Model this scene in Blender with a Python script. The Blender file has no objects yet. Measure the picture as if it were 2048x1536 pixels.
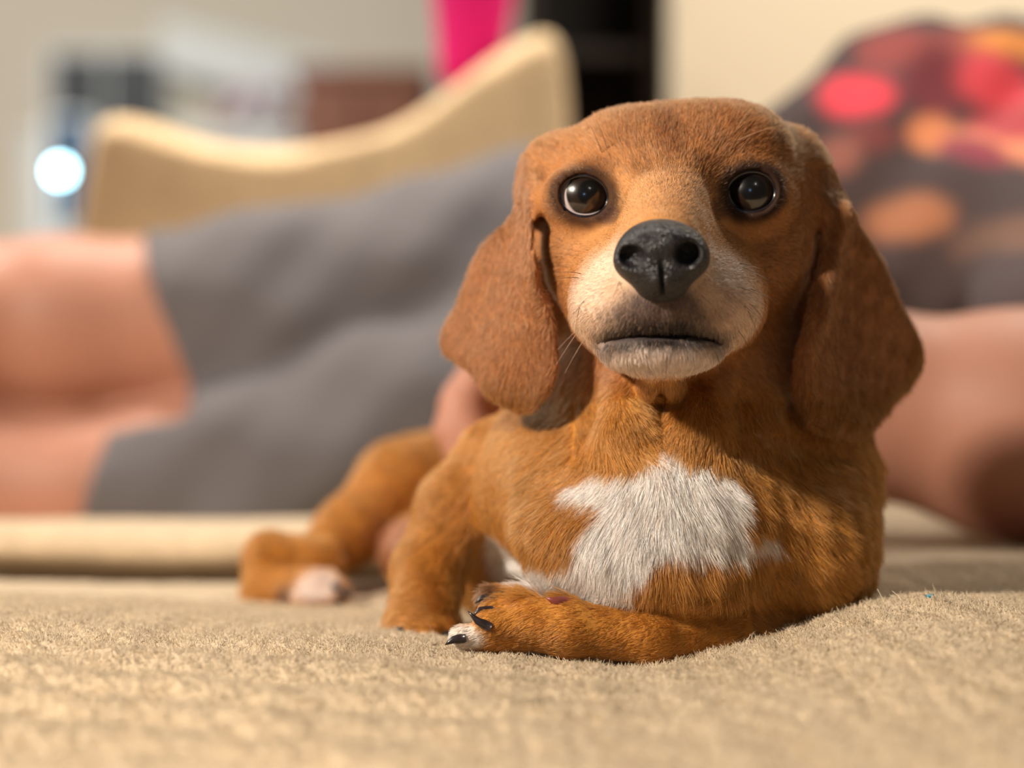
import bpy, bmesh, math, random
import numpy as np
from mathutils import Vector
rng = np.random.default_rng(7)
C = bpy.context.scene.collection
R = math.radians

# ---------------------------------------------------------------- camera, world, lights, exposure
F = 3792.0            # focal length in pixels of the 2048 px wide frame
CAMZ = 0.54           # camera height above the floor (m); the modelling below is in cm from the camera
cam_d = bpy.data.cameras.new('camera'); cam = bpy.data.objects.new('camera', cam_d); C.objects.link(cam)
cam.location = (0, 0, CAMZ); cam.rotation_euler = (R(90), 0, 0)
cam_d.sensor_width = 36; cam_d.lens = F/2048*36; cam_d.clip_start = 0.02
cam_d.dof.use_dof = True; cam_d.dof.focus_distance = 0.588
cam_d.dof.aperture_fstop = 4.1
bpy.context.scene.camera = cam
w = bpy.data.worlds.new('world'); bpy.context.scene.world = w; w.use_nodes = True
w.node_tree.nodes['Background'].inputs[0].default_value = (1.0, 0.80, 0.60, 1)
w.node_tree.nodes['Background'].inputs[1].default_value = 0.07
def area(name, loc, target, size, power, col):
    l = bpy.data.lights.new(name, 'AREA'); l.shape = 'DISK'; l.size = size; l.energy = power; l.color = col
    o = bpy.data.objects.new(name, l); C.objects.link(o); o.location = loc
    o.rotation_euler = (Vector(target)-Vector(loc)).to_track_quat('-Z', 'Y').to_euler(); return o
def spot(name, loc, target, size, power, col, cone, blend=.7):
    l = bpy.data.lights.new(name, 'SPOT'); l.shadow_soft_size = size; l.energy = power; l.color = col; l.spot_size = R(cone); l.spot_blend = blend
    o = bpy.data.objects.new(name, l); C.objects.link(o); o.location = loc
    o.rotation_euler = (Vector(target)-Vector(loc)).to_track_quat('-Z', 'Y').to_euler(); return o
spot('lamp_light', (-0.80, 0.02, 1.17), (-0.08, 0.56, 0.5), 0.045, 104, (1.0, 0.87, 0.72), 84, .9)
spot('downlight', (-0.35, 1.50, 2.1), (-0.30, 1.42, 0.5), 0.12, 135, (1.0, 0.88, 0.74), 38, .6)
area('kitchen_lamp_light', (0.75, -0.9, 1.75), (0.05, 0.6, 0.5), 0.06, 1.0, (1.0, 0.9, 0.78))
area('cushion_fill_light', (-1.3, 0.9, 2.0), (-0.25, 1.5, 0.7), 0.4, 4, (1.0, 0.9, 0.76))  # added fill to brighten the back cushion and the person's top side
area('far_room_light', (-1.6, 2.6, 2.2), (-0.8, 3.8, 0.8), 0.9, 82, (1.0, 0.95, 0.88))
area('wall_lamp_light', (0.5, 1.4, 1.9), (0.6, 1.95, 0.8), 0.5, 20, (1.0, 0.92, 0.80))
area('window_glow_light', (0.02, -0.55, 0.80), (0.05, 0.6, 0.5), 0.06, 0.3, (0.35, 0.62, 1.0))
vs = bpy.context.scene.view_settings
vs.view_transform = 'Standard'; vs.look = 'None'; vs.gamma = 1; vs.use_curve_mapping = False; vs.exposure = 0.0
bpy.context.scene.cycles.max_bounces = 8
bpy.context.scene.cycles.use_denoising = True
try: bpy.context.scene.cycles_curves.shape = 'RIBBONS'
except Exception: pass

# ---------------------------------------------------------------- helpers
def P(px, py, Y): return np.array([(px-1024)*Y/F, Y, (768-py)*Y/F], float)
def world(p): q = np.asarray(p, float)*0.01; q = q.copy(); q[..., 2] += CAMZ; return q
def lin(r, g, b): return tuple((c/12.92 if c <= 0.04045 else ((c+0.055)/1.055)**2.4) for c in (r/255, g/255, b/255))
def sstep(a, b, x): t = np.clip((x-a)/(b-a), 0, 1); return t*t*(3-2*t)
def wob(p, f, s=0):
    x, y, z = p[..., 0]*f, p[..., 1]*f, p[..., 2]*f
    return (np.sin(x*1.7+y*1.1+s)+np.sin(y*2.3-z*1.3+1.7*s+1)+np.sin(z*1.9+x*.7+2.1*s+2)+.6*np.sin(x*4.1+z*3.3+s*3)+.6*np.sin(y*3.7-x*2.9+z*2.2+s))/3.6

def put(name, data, parent=None, **props):
    o = bpy.data.objects.new(name, data); C.objects.link(o)
    if parent is not None: o.parent = parent
    for k, v in props.items(): o[k] = v
    return o
def mesh_np(name, V, Fc, mat=None, parent=None, col=None, smooth=True, **props):
    """V in cm from the camera, Fc (n,4) or (n,3)"""
    V = world(V); Fc = np.asarray(Fc, np.int32); n = Fc.shape[1]
    me = bpy.data.meshes.new(name)
    me.vertices.add(len(V)); me.vertices.foreach_set('co', V.astype(np.float32).ravel())
    me.loops.add(Fc.size); me.loops.foreach_set('vertex_index', Fc.ravel())
    me.polygons.add(len(Fc)); me.polygons.foreach_set('loop_start', np.arange(0, Fc.size, n, dtype=np.int32))
    me.polygons.foreach_set('use_smooth', np.full(len(Fc), smooth))
    me.update(calc_edges=True)
    if col is not None:
        a = me.color_attributes.new('col', 'FLOAT_COLOR', 'POINT')
        a.data.foreach_set('color', np.concatenate([col, np.ones((len(col), 1))], 1).astype(np.float32).ravel())
    if mat: me.materials.append(mat)
    return put(name, me, parent, **props)

def mat(name, col=None, rough=.6, attr=None, noise=None, bump=None, spec=.4, emit=None, sss=0, coat=0, sheen=0, obj=True):
    m = bpy.data.materials.new(name); m.use_nodes = True; nt = m.node_tree; b = nt.nodes['Principled BSDF']
    b.inputs['Roughness'].default_value = rough; b.inputs['Specular IOR Level'].default_value = spec
    b.inputs['Coat Weight'].default_value = coat; b.inputs['Coat Roughness'].default_value = .08
    b.inputs['Sheen Weight'].default_value = sheen
    if sss: b.inputs['Subsurface Weight'].default_value = sss; b.inputs['Subsurface Radius'].default_value = (.01, .004, .002); b.inputs['Subsurface Scale'].default_value = .5
    tc = nt.nodes.new('ShaderNodeTexCoord')
    src = None
    if attr:
        a = nt.nodes.new('ShaderNodeAttribute'); a.attribute_name = attr; src = a.outputs['Color']
    else: b.inputs['Base Color'].default_value = (*col, 1)
    if noise:
        scale, amt, detail = noise
        n = nt.nodes.new('ShaderNodeTexNoise'); n.inputs['Scale'].default_value = scale; n.inputs['Detail'].default_value = detail
        nt.links.new(tc.outputs['Object'], n.inputs['Vector'])
        mr = nt.nodes.new('ShaderNodeMapRange'); mr.inputs[1].default_value = .3; mr.inputs[2].default_value = .7
        mr.inputs[3].default_value = 1-amt; mr.inputs[4].default_value = 1+amt
        nt.links.new(n.outputs['Fac'], mr.inputs[0])
        mx = nt.nodes.new('ShaderNodeVectorMath'); mx.operation = 'MULTIPLY'
        if src: nt.links.new(src, mx.inputs[0])
        else: mx.inputs[0].default_value = col
        nt.links.new(mr.outputs[0], mx.inputs[1]); src = mx.outputs[0]
    if src: nt.links.new(src, b.inputs['Base Color'])
    if bump:
        scale, strength, kind = bump
        n = nt.nodes.new('ShaderNodeTexVoronoi' if kind == 'v' else 'ShaderNodeTexNoise'); n.inputs['Scale'].default_value = scale
        nt.links.new(tc.outputs['Object'], n.inputs['Vector'])
        bp = nt.nodes.new('ShaderNodeBump'); bp.inputs['Strength'].default_value = strength; bp.inputs['Distance'].default_value = .001
        nt.links.new(n.outputs['Distance' if kind == 'v' else 'Fac'], bp.inputs['Height']); nt.links.new(bp.outputs[0], b.inputs['Normal'])
    if emit:
        b.inputs['Emission Color'].default_value = (*emit[0], 1); b.inputs['Emission Strength'].default_value = emit[1]
    return m
def hair_mat(name, rough=.35, refl=.5):
    m = bpy.data.materials.new(name); m.use_nodes = True; nt = m.node_tree
    nt.nodes.remove(nt.nodes['Principled BSDF']); out = nt.nodes['Material Output']
    a = nt.nodes.new('ShaderNodeAttribute'); a.attribute_name = 'col'
    d = nt.nodes.new('ShaderNodeBsdfPrincipled'); d.inputs['Roughness'].default_value = .6; d.inputs['Specular IOR Level'].default_value = .2
    nt.links.new(a.outputs['Color'], d.inputs['Base Color'])
    h = nt.nodes.new('ShaderNodeBsdfHairPrincipled'); h.model = 'CHIANG'; h.parametrization = 'COLOR'
    h.inputs['Roughness'].default_value = rough; h.inputs['Radial Roughness'].default_value = .5; h.inputs['Coat'].default_value = 0
    nt.links.new(a.outputs['Color'], h.inputs['Color'])
    mx = nt.nodes.new('ShaderNodeMixShader'); mx.inputs[0].default_value = refl
    nt.links.new(d.outputs[0], mx.inputs[1]); nt.links.new(h.outputs[0], mx.inputs[2]); nt.links.new(mx.outputs[0], out.inputs['Surface'])
    return m

def hairs(name, pts, rad, col, material, parent, **props):
    """pts (n,k,3) cm, rad (n,k) cm, col (n,3)"""
    n, k, _ = pts.shape
    h = bpy.data.hair_curves.new(name); h.add_curves([k]*n)
    h.attributes['position'].data.foreach_set('vector', world(pts.reshape(-1, 3)).astype(np.float32).ravel())
    ra = h.attributes.get('radius') or h.attributes.new('radius', 'FLOAT', 'POINT')
    ra.data.foreach_set('value', (rad*0.01).astype(np.float32).ravel())
    ca = h.attributes.new('col', 'FLOAT_COLOR', 'CURVE')
    ca.data.foreach_set('color', np.concatenate([col, np.ones((n, 1))], 1).astype(np.float32).ravel())
    h.materials.append(material)
    return put(name, h, parent, **props)

# ---- signed distance modelling
def rotm(rx=0, ry=0, rz=0):
    from mathutils import Euler
    return np.array(Euler((R(rx), R(ry), R(rz))).to_matrix())
def poly_sd(pts, X, Z):
    """signed distance to polygon (n,2), negative inside"""
    d = np.full(X.shape, 1e9); inside = np.zeros(X.shape, bool); n = len(pts)
    for i in range(n):
        ax, az = pts[i]; bx, bz = pts[(i+1) % n]
        ex, ez = bx-ax, bz-az; wx, wz = X-ax, Z-az
        t = np.clip((wx*ex+wz*ez)/(ex*ex+ez*ez+1e-12), 0, 1)
        d = np.minimum(d, (wx-ex*t)**2+(wz-ez*t)**2)
        c = ((az <= Z) & (bz > Z)) | ((bz <= Z) & (az > Z))
        with np.errstate(divide='ignore', invalid='ignore'):
            xi = ax+(Z-az)/(bz-az if abs(bz-az) > 1e-9 else 1e-9)*ex
        inside ^= (c & (X < xi))
    d = np.sqrt(d); return np.where(inside, -d, d)
def catmull(pts, n=6):
    pts = np.asarray(pts, float); m = len(pts); out = []
    for i in range(m):
        p0, p1, p2, p3 = pts[i-1], pts[i], pts[(i+1) % m], pts[(i+2) % m]
        for j in range(n):
            t = j/n
            out.append(.5*((2*p1)+(-p0+p2)*t+(2*p0-5*p1+4*p2-p3)*t*t+(-p0+3*p1-3*p2+p3)*t**3))
    return np.array(out)

class SDF:
    def __init__(s, lo, hi, h):
        s.lo = np.array(lo, float); s.h = h
        s.n = np.ceil((np.array(hi)-s.lo)/h).astype(int)+1
        s.v = np.full(s.n, 4.0, np.float32)
        s.ax = [(s.lo[i]+np.arange(s.n[i])*h).astype(np.float32) for i in range(3)]
    def box(s, lo, hi):
        a = np.clip(np.floor((np.array(lo)-s.lo)/s.h).astype(int), 0, s.n); b = np.clip(np.ceil((np.array(hi)-s.lo)/s.h).astype(int)+1, 0, s.n)
        sl = tuple(slice(a[i], b[i]) for i in range(3))
        return sl, s.ax[0][sl[0]][:, None, None], s.ax[1][sl[1]][None, :, None], s.ax[2][sl[2]][None, None, :]
    def put(s, sl, d, k, op):
        v = s.v[sl]
        if op == 'sub': d = -d; hh = np.maximum(k-np.abs(v-d), 0)/k; s.v[sl] = np.maximum(v, d)+hh*hh*k*.25
        else: hh = np.maximum(k-np.abs(v-d), 0)/k; s.v[sl] = np.minimum(v, d)-hh*hh*k*.25
    def ell(s, c, r, rot=None, k=.6, op='add'):
        c = np.asarray(c, float); r = np.asarray(r, float); m = r.max()+1.2+k
        sl, X, Y, Z = s.box(c-m, c+m)
        x, y, z = X-c[0], Y-c[1], Z-c[2]
        if rot is not None:
            M = rotm(*rot).T
            x, y, z = (M[0, 0]*x+M[0, 1]*y+M[0, 2]*z, M[1, 0]*x+M[1, 1]*y+M[1, 2]*z, M[2, 0]*x+M[2, 1]*y+M[2, 2]*z)
        k0 = np.sqrt((x/r[0])**2+(y/r[1])**2+(z/r[2])**2)+1e-6
        k1 = np.sqrt((x/r[0]**2)**2+(y/r[1]**2)**2+(z/r[2]**2)**2)+1e-6
        s.put(sl, k0*(k0-1)/k1, k, op)
    def cap(s, a, b, ra, rb, k=.6, op='add'):
        a = np.asarray(a, float); b = np.asarray(b, float); m = max(ra, rb)+1.2+k
        sl, X, Y, Z = s.box(np.minimum(a, b)-m, np.maximum(a, b)+m)
        e = b-a; L2 = e@e
        t = np.clip(((X-a[0])*e[0]+(Y-a[1])*e[1]+(Z-a[2])*e[2])/L2, 0, 1)
        d = np.sqrt((X-a[0]-t*e[0])**2+(Y-a[1]-t*e[1])**2+(Z-a[2]-t*e[2])**2)-(ra+(rb-ra)*t)
        s.put(sl, d, k, op)
    def chain(s, pts, k=.6):
        for (a, ra), (b, rb) in zip(pts[:-1], pts[1:]): s.cap(a, b, ra, rb, k)
    def sheet(s, outline, yf, th, k=.5, edge=.35, op='add'):
        """outline (n,2) in X,Z; middle surface Y = yf(X,Z); half thickness th (number or function)"""
        lo = outline.min(0)-1.5; hi = outline.max(0)+1.5
        xs = np.linspace(lo[0], hi[0], 12)[:, None]; zs = np.linspace(lo[1], hi[1], 12)[None, :]
        yy = yf(xs+0*zs, zs+0*xs)
        sl, X, Y, Z = s.box([lo[0], yy.min()-2, lo[1]], [hi[0], yy.max()+2, hi[1]])
        X2 = X[:, 0, :]+0*Z[:, 0, :]; Z2 = Z[:, 0, :]+0*X2
        d2 = poly_sd(outline, X2, Z2); y2 = yf(X2, Z2)
        t2 = th(X2, Z2) if callable(th) else th
        a = d2[:, None, :]; b = np.abs(Y-y2[:, None, :])*.9-(t2[:, None, :] if callable(th) else t2)
        hh = np.maximum(edge-np.abs(a-b), 0)/edge; d = np.maximum(a, b)+hh*hh*edge*.25
        s.put(sl, d.astype(np.float32), k, op)
    def sample(s, p):
        q = (p-s.lo)/s.h; i = np.clip(np.floor(q).astype(int), 0, s.n-2); f = q-i
        v = s.v; x, y, z = i.T; fx, fy, fz = f.T
        g = lambda a, b, c: v[x+a, y+b, z+c]
        return ((g(0,0,0)*(1-fx)+g(1,0,0)*fx)*(1-fy)+(g(0,1,0)*(1-fx)+g(1,1,0)*fx)*fy)*(1-fz)+((g(0,0,1)*(1-fx)+g(1,0,1)*fx)*(1-fy)+(g(0,1,1)*(1-fx)+g(1,1,1)*fx)*fy)*fz
    def normal(s, p, e=None):
        e = e or s.h; n = np.zeros_like(p)
        for i in range(3):
            d = np.zeros(3); d[i] = e; n[:, i] = s.sample(p+d)-s.sample(p-d)
        return n/(np.linalg.norm(n, axis=1, keepdims=True)+1e-9)
    def mesh(s):
        v = s.v; S = v < 0; c = np.zeros(tuple(s.n-1), np.int8)
        for a in (0, 1):
            for b in (0, 1):
                for d in (0, 1): c += S[a:a+s.n[0]-1, b:b+s.n[1]-1, d:d+s.n[2]-1]
        idx = np.argwhere((c > 0) & (c < 8)); ids = np.full(tuple(s.n-1), -1, np.int32); ids[tuple(idx.T)] = np.arange(len(idx))
        acc = np.zeros((len(idx), 3)); cnt = np.zeros(len(idx))
        cor = [(a, b, d) for a in (0, 1) for b in (0, 1) for d in (0, 1)]
        for p in cor:
            for ax in range(3):
                if p[ax]: continue
                q = list(p); q[ax] = 1
                v0 = v[idx[:, 0]+p[0], idx[:, 1]+p[1], idx[:, 2]+p[2]]; v1 = v[idx[:, 0]+q[0], idx[:, 1]+q[1], idx[:, 2]+q[2]]
                m = (v0 < 0) != (v1 < 0); t = np.where(m, v0/np.where(m, v0-v1, 1), 0)
                pos = np.tile(np.array(p, float), (len(idx), 1)); pos[:, ax] = t
                acc += pos*m[:, None]; cnt += m
        V = s.lo+(idx+acc/cnt[:, None])*s.h
        Q = []
        for ax in range(3):
            sh = [slice(None)]*3; sh[ax] = slice(0, -1); sh2 = [slice(None)]*3; sh2[ax] = slice(1, None)
            A = S[tuple(sh)]; D = A != S[tuple(sh2)]; e = np.argwhere(D)
            o = [(1, 2), (2, 0), (0, 1)][ax]
            ok = (e[:, o[0]] > 0) & (e[:, o[1]] > 0) & (e[:, o[0]] < s.n[o[0]]-1) & (e[:, o[1]] < s.n[o[1]]-1); e = e[ok]
            def cell(da, db):
                f = e.copy(); f[:, o[0]] -= da; f[:, o[1]] -= db; return ids[tuple(f.T)]
            q = np.stack([cell(1, 1), cell(0, 1), cell(0, 0), cell(1, 0)], 1)
            fl = ~A[tuple(e.T)]; q[fl] = q[fl][:, ::-1]; Q.append(q)
        Q = np.concatenate(Q); Q = Q[(Q >= 0).all(1)]
        return V, Q

def scatter(V, Q, dens):
    """random points on quads; dens per face (per cm2)"""
    a, b, c, d = (V[Q[:, i]] for i in range(4))
    ar = .5*np.linalg.norm(np.cross(c-a, d-b), axis=1)
    lam = ar*dens; n = rng.poisson(lam); f = np.repeat(np.arange(len(Q)), n)
    u = rng.random((len(f), 1)); v = rng.random((len(f), 1))
    return (a[f]*(1-u)+b[f]*u)*(1-v)+(d[f]*(1-u)+c[f]*u)*v

def tube(path, rad, seg=8, close=False):
    path = np.asarray(path, float); n = len(path); rad = np.broadcast_to(rad, (n,))
    V = []; Fc = []
    for i in range(n):
        t = path[(i+1) % n if close else min(i+1, n-1)]-path[i-1 if (close or i) else 0]; t /= np.linalg.norm(t)+1e-9
        u = np.cross(t, [0.13, .95, .2]); u /= np.linalg.norm(u)+1e-9; v = np.cross(t, u)
        for j in range(seg):
            a = 2*math.pi*j/seg; V.append(path[i]+rad[i]*(math.cos(a)*u+math.sin(a)*v))
    for i in range(n if close else n-1):
        for j in range(seg): Fc.append([i*seg+j, i*seg+(j+1) % seg, ((i+1) % n)*seg+(j+1) % seg, ((i+1) % n)*seg+j])
    if not close:
        for i in (0, n-1):
            V.append(path[i]); c = len(V)-1
            for j in range(0, seg): Fc.append([c, i*seg+j, i*seg+(j+1) % seg, c])
    return np.array(V), np.array(Fc)
def rbox(name, lo, hi, m, parent=None, bev=.5, **props):
    """bevelled box, cm from camera"""
    bm = bmesh.new(); bmesh.ops.create_cube(bm, size=1)
    lo = world(lo); hi = world(hi)
    for v in bm.verts: v.co = Vector([lo[i]+(v.co[i]+.5)*(hi[i]-lo[i]) for i in range(3)])
    if bev: bmesh.ops.bevel(bm, geom=bm.edges[:], offset=bev*.01, segments=3, affect='EDGES', profile=.6)
    me = bpy.data.meshes.new(name); bm.to_mesh(me); bm.free(); me.materials.append(m)
    return put(name, me, parent, **props)
def thing(name, label, cat, loc=(0, 0, 0)):
    o = bpy.data.objects.new(name, None); C.objects.link(o); o['label'] = label; o['category'] = cat; return o

# ---------------------------------------------------------------- room
M_wall = mat('painted_wall', lin(214, 207, 192), .9, noise=(2, .03, 3))
M_cream = mat('cream_wall', lin(240, 228, 204), .9, noise=(2, .02, 3))
M_white = mat('white_paint', lin(214, 220, 220), .5, noise=(3, .02, 2))
M_floor = mat('wood_floor', lin(140, 105, 75), .4, noise=(6, .2, 4))
M_brown = mat('brown_wood', lin(120, 72, 50), .5, noise=(12, .15, 4))
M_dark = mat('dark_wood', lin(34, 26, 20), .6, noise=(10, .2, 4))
FZ = -CAMZ*100
rbox('floor', (-330, -60, FZ-6), (260, 640, FZ), M_floor, bev=0, kind='structure')
rbox('wall_back', (-330, 560, FZ), (60, 572, 220), M_wall, bev=0, kind='structure')
rbox('wall_left', (-342, -60, FZ), (-330, 572, 220), M_wall, bev=0, kind='structure')
rbox('wall_right', (17.5, 205, FZ), (260, 220, 220), M_cream, bev=.5, kind='structure')
# white sloping stair trim on the far wall
a, b = P(330, 95, 552), P(980, 260, 552)
t = rbox('trim_1', (-40, 545, -7.5), (60, 559, 7.5), M_white, bev=.4, kind='structure')
L = (b-a); ang = math.atan2(L[2], L[0])
for v in t.data.vertices:
    x = (v.co.x*100+40)/100; zz = (v.co.z-CAMZ)*100
    v.co.x = (a[0]+(b[0]-a[0])*x)*.01; v.co.z = CAMZ+(a[2]+(b[2]-a[2])*x+zz)*.01
# dark window with a white bar, far wall
wf = rbox('window_1', P(85, 262, 556)+[0, 0, 0], P(335, 95, 556)+[0, 4, 0], M_white, bev=.4, kind='structure')
M_pane = mat('night_glass', lin(18, 28, 38), .5)
rbox('pane', P(104, 246, 552), P(196, 110, 552)+[0, 3, 0], M_pane, wf, bev=.2)
rbox('pane', P(214, 246, 552), P(318, 110, 552)+[0, 3, 0], M_pane, wf, bev=.2)

# white cabinet, brown cabinet, blue stool, globe light, pale cushion
cab = thing('cabinet', 'tall white cabinet with two plain doors against the far wall', 'cabinet')
x0, x1 = P(55, 0, 520)[0], P(600, 0, 520)[0]; ztop = P(0, 268, 520)[2]
rbox('body', (x0, 515, FZ), (x1, 552, ztop-3), M_white, cab, bev=.5)
rbox('top', (x0-1, 513, ztop-3), (x1+1, 553, ztop), M_white, cab, bev=.6)
for i in range(2):
    dx = (x1-x0)/2
    d = rbox('door', (x0+dx*i+1, 513, FZ+8), (x0+dx*(i+1)-1, 515, ztop-5), M_white, cab, bev=.4)
    rbox('handle', (x0+dx-(4 if i == 0 else -2), 511, 20), (x0+dx-(2 if i == 0 else -4), 513, 32), M_dark, d, bev=.3)
bc = thing('cabinet', 'brown wooden sideboard beyond the sofa back, right of the white cabinet', 'cabinet')
x0, x1 = P(612, 0, 500)[0], P(860, 0, 500)[0]; zt = P(0, 158, 500)[2]
rbox('body', (x0, 480, FZ), (x1, 520, zt-3), M_brown, bc, bev=.5); rbox('top', (x0-1.5, 478, zt-3), (x1+1.5, 521, zt), M_brown, bc, bev=.6)
for i in range(2):
    dx = (x1-x0)/2; d = rbox('door', (x0+dx*i+1, 478.6, FZ+8), (x0+dx*(i+1)-1, 480, zt-6), M_brown, bc, bev=.4)
    rbox('knob', (x0+dx-(3 if i == 0 else -1.5), 477, 40), (x0+dx-(1.5 if i == 0 else -3), 478.6, 41.5), M_dark, d, bev=.5)
M_blue = mat('blue_grey_cloth', lin(58, 84, 112), .9, noise=(15, .15, 3))
bx = P(108, 0, 430)[0]; bx2 = P(180, 0, 430)[0]
o = rbox('hanging_towel', (bx, 426, P(0, 450, 430)[2]), (bx2, 430, P(0, 240, 430)[2]), M_blue, bev=1.2, label='blue grey towel hanging on a stand behind the round white light', category='towel')
for v in o.data.vertices: v.co.y += .008*math.sin(v.co.x*60+v.co.z*9)
st = thing('towel_stand', 'slim white stand holding the blue grey towel by the far window', 'stand')
V, Q = tube([(bx-1, 428, FZ+2), (bx-1, 428, P(0, 236, 428)[2]), ((bx+bx2)/2, 428, P(0, 233, 428)[2]), (bx2+1, 428, P(0, 236, 428)[2]), (bx2+1, 428, FZ+2)], .8, 8); mesh_np('frame', V, Q, M_white, st)
for dxx in (bx-1, bx2+1): rbox('foot', (dxx-1.2, 420, FZ), (dxx+1.2, 436, FZ+2), M_white, st, bev=.4)
# pale pinkish flower bunch in a vase on the white cabinet
vs_ = thing('vase_of_flowers', 'white vase of pale pink flowers on top of the white cabinet', 'vase')
S = SDF(P(440, 285, 530)-[2, 8, 4], P(600, 160, 530)+[2, 8, 6], .8)
for i in range(16):
    q = P(455+rng.random()*130, 175+rng.random()*75, 530)+[0, rng.normal()*3, 0]; S.ell(q, (2.6, 2.6, 2.2), k=.6)
V, Q = S.mesh(); mesh_np('blossom', V, Q, mat('pale_petals', lin(206, 184, 196), .8, noise=(20, .25, 3)), vs_)
q = P(520, 268, 530); mesh_np('vessel', *tube([q+[0, 0, 0], q+[0, 0, 3], q+[0, 0, 6], q+[0, 0, 9]], np.array([2.6, 3.6, 3.4, 2.2]), 20), M_white, vs_)
# round light
gl = thing('globe_light', 'small glowing cool white globe light beyond the sofa at the left', 'lamp')
S = SDF(P(120, 342, 400)-[4, 4, 4], P(120, 342, 400)+[4, 4, 4], .3); S.ell(P(120, 342, 400), (1.25, 1.25, 1.25)); V, Q = S.mesh()
mesh_np('bulb', V, Q, mat('glowing_glass', (1, 1, 1), .3, emit=((.42, .84, 1.0), 30)), gl)
q = P(120, 342, 400); mesh_np('pole', *tube([(q[0], 400, FZ), (q[0], 400, q[2]-1.2)], .35, 8), M_white, gl)
mesh_np('base', *tube([(q[0], 400, FZ), (q[0], 400, FZ+1), (q[0], 400, FZ+2)], np.array([9, 9, 5.]), 24), M_white, gl)
# dark door / tall bookcase between the rooms
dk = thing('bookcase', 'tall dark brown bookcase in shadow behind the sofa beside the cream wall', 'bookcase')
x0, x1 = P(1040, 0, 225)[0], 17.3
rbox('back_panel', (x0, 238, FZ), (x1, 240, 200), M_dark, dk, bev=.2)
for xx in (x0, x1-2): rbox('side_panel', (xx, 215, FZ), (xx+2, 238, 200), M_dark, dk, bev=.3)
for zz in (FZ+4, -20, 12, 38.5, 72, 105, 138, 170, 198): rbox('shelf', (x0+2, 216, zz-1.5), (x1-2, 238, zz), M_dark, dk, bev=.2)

# ---------------------------------------------------------------- sofa
def tps(pts):
    pts = np.array(pts, float); X = pts[:, :2]; z = pts[:, 2]; n = len(X)
    r = np.linalg.norm(X[:, None]-X[None], axis=2); K = np.where(r > 0, r*r*np.log(r+1e-9), 0)+np.eye(n)*2.0
    A = np.zeros((n+3, n+3)); A[:n, :n] = K; A[:n, n] = 1; A[:n, n+1:] = X; A[n, :n] = 1; A[n+1:, :n] = X.T
    s = np.linalg.solve(A, np.r_[z, 0, 0, 0])
    def f(x, y):
        sh = np.shape(x); x = np.ravel(x); y = np.ravel(y); o = s[n]+s[n+1]*x+s[n+2]*y
        for i in range(n):
            r2 = (x-X[i, 0])**2+(y-X[i, 1])**2; o = o+s[i]*.5*r2*np.log(r2+1e-12)
        return o.reshape(sh)
    return f
ctl = [P(*q)[[0, 1, 2]] for q in [(1860, 1197, 60), (2048, 1215, 60), (1700, 1228, 60), (1550, 1268, 60), (1450, 1292, 60), (1250, 1330, 60), (1100, 1312, 60), (1000, 1300, 60), (880, 1288, 61),
    (700, 1268, 62), (500, 1262, 62), (300, 1255, 62), (100, 1243, 62), (0, 1238, 62), (-200, 1230, 62), (2250, 1225, 60),
    (600, 1208, 78), (750, 1215, 76), (300, 1200, 76), (0, 1190, 76), (1000, 1190, 80), (850, 1262, 67), (1200, 1285, 67), (1500, 1250, 67),
    (1850, 1175, 70), (2048, 1170, 70), (1800, 1100, 80), (2048, 1095, 84), (600, 1155, 86), (300, 1150, 88), (0, 1145, 88), (1000, 1130, 88), (1400, 1130, 86)]]
ctl += [np.array([x, y, -8.7]) for x in (-45, -25, -8, 8, 25, 50) for y in (36, 48)]
ctl += [np.array([x, 90, -8.6]) for x in (-60, -30, 0, 30, 60)]+[np.array([x, 66, -8.2]) for x in (-55, 45)]
zn = tps(ctl)
def edge_round(x, y, x0, x1, y0, y1, r):
    d = np.minimum(np.minimum(x-x0, x1-x), np.minimum(y-y0, y1-y)); t = np.clip(1-d/r, 0, 1); return -r*(1-np.sqrt(np.clip(1-t*t, 0, 1)))
def near_z(x, y):
    z = zn(x, y)
    p = np.stack([x, y, 0*x], -1)
    z = z+.10*wob(p, .55, 3)*sstep(70, 60, y)+.05*wob(p, 1.7, 5)
    # diagonal soft ridges of the nap at the left front
    u = x*.28+y; m = sstep(8, -4, x)*sstep(62, 52, y)
    z = z+m*.22*np.sin(u*1.9+wob(p, .3, 1)*1.5)
    z = z+(.05*wob(p, 7, 3)+.035*wob(p, 14, 6))*sstep(76, 70, y)-1.2*sstep(84, 90, y)
    return z
def far_z(x, y):
    z = -6.9+.3*wob(np.stack([x, y, 0*x], -1), .12, 2)
    return z-4.2*sstep(98, 113, y)*sstep(15, 5, x)-1.8*sstep(98, 110, y)*(1-sstep(15, 5, x))
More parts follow.
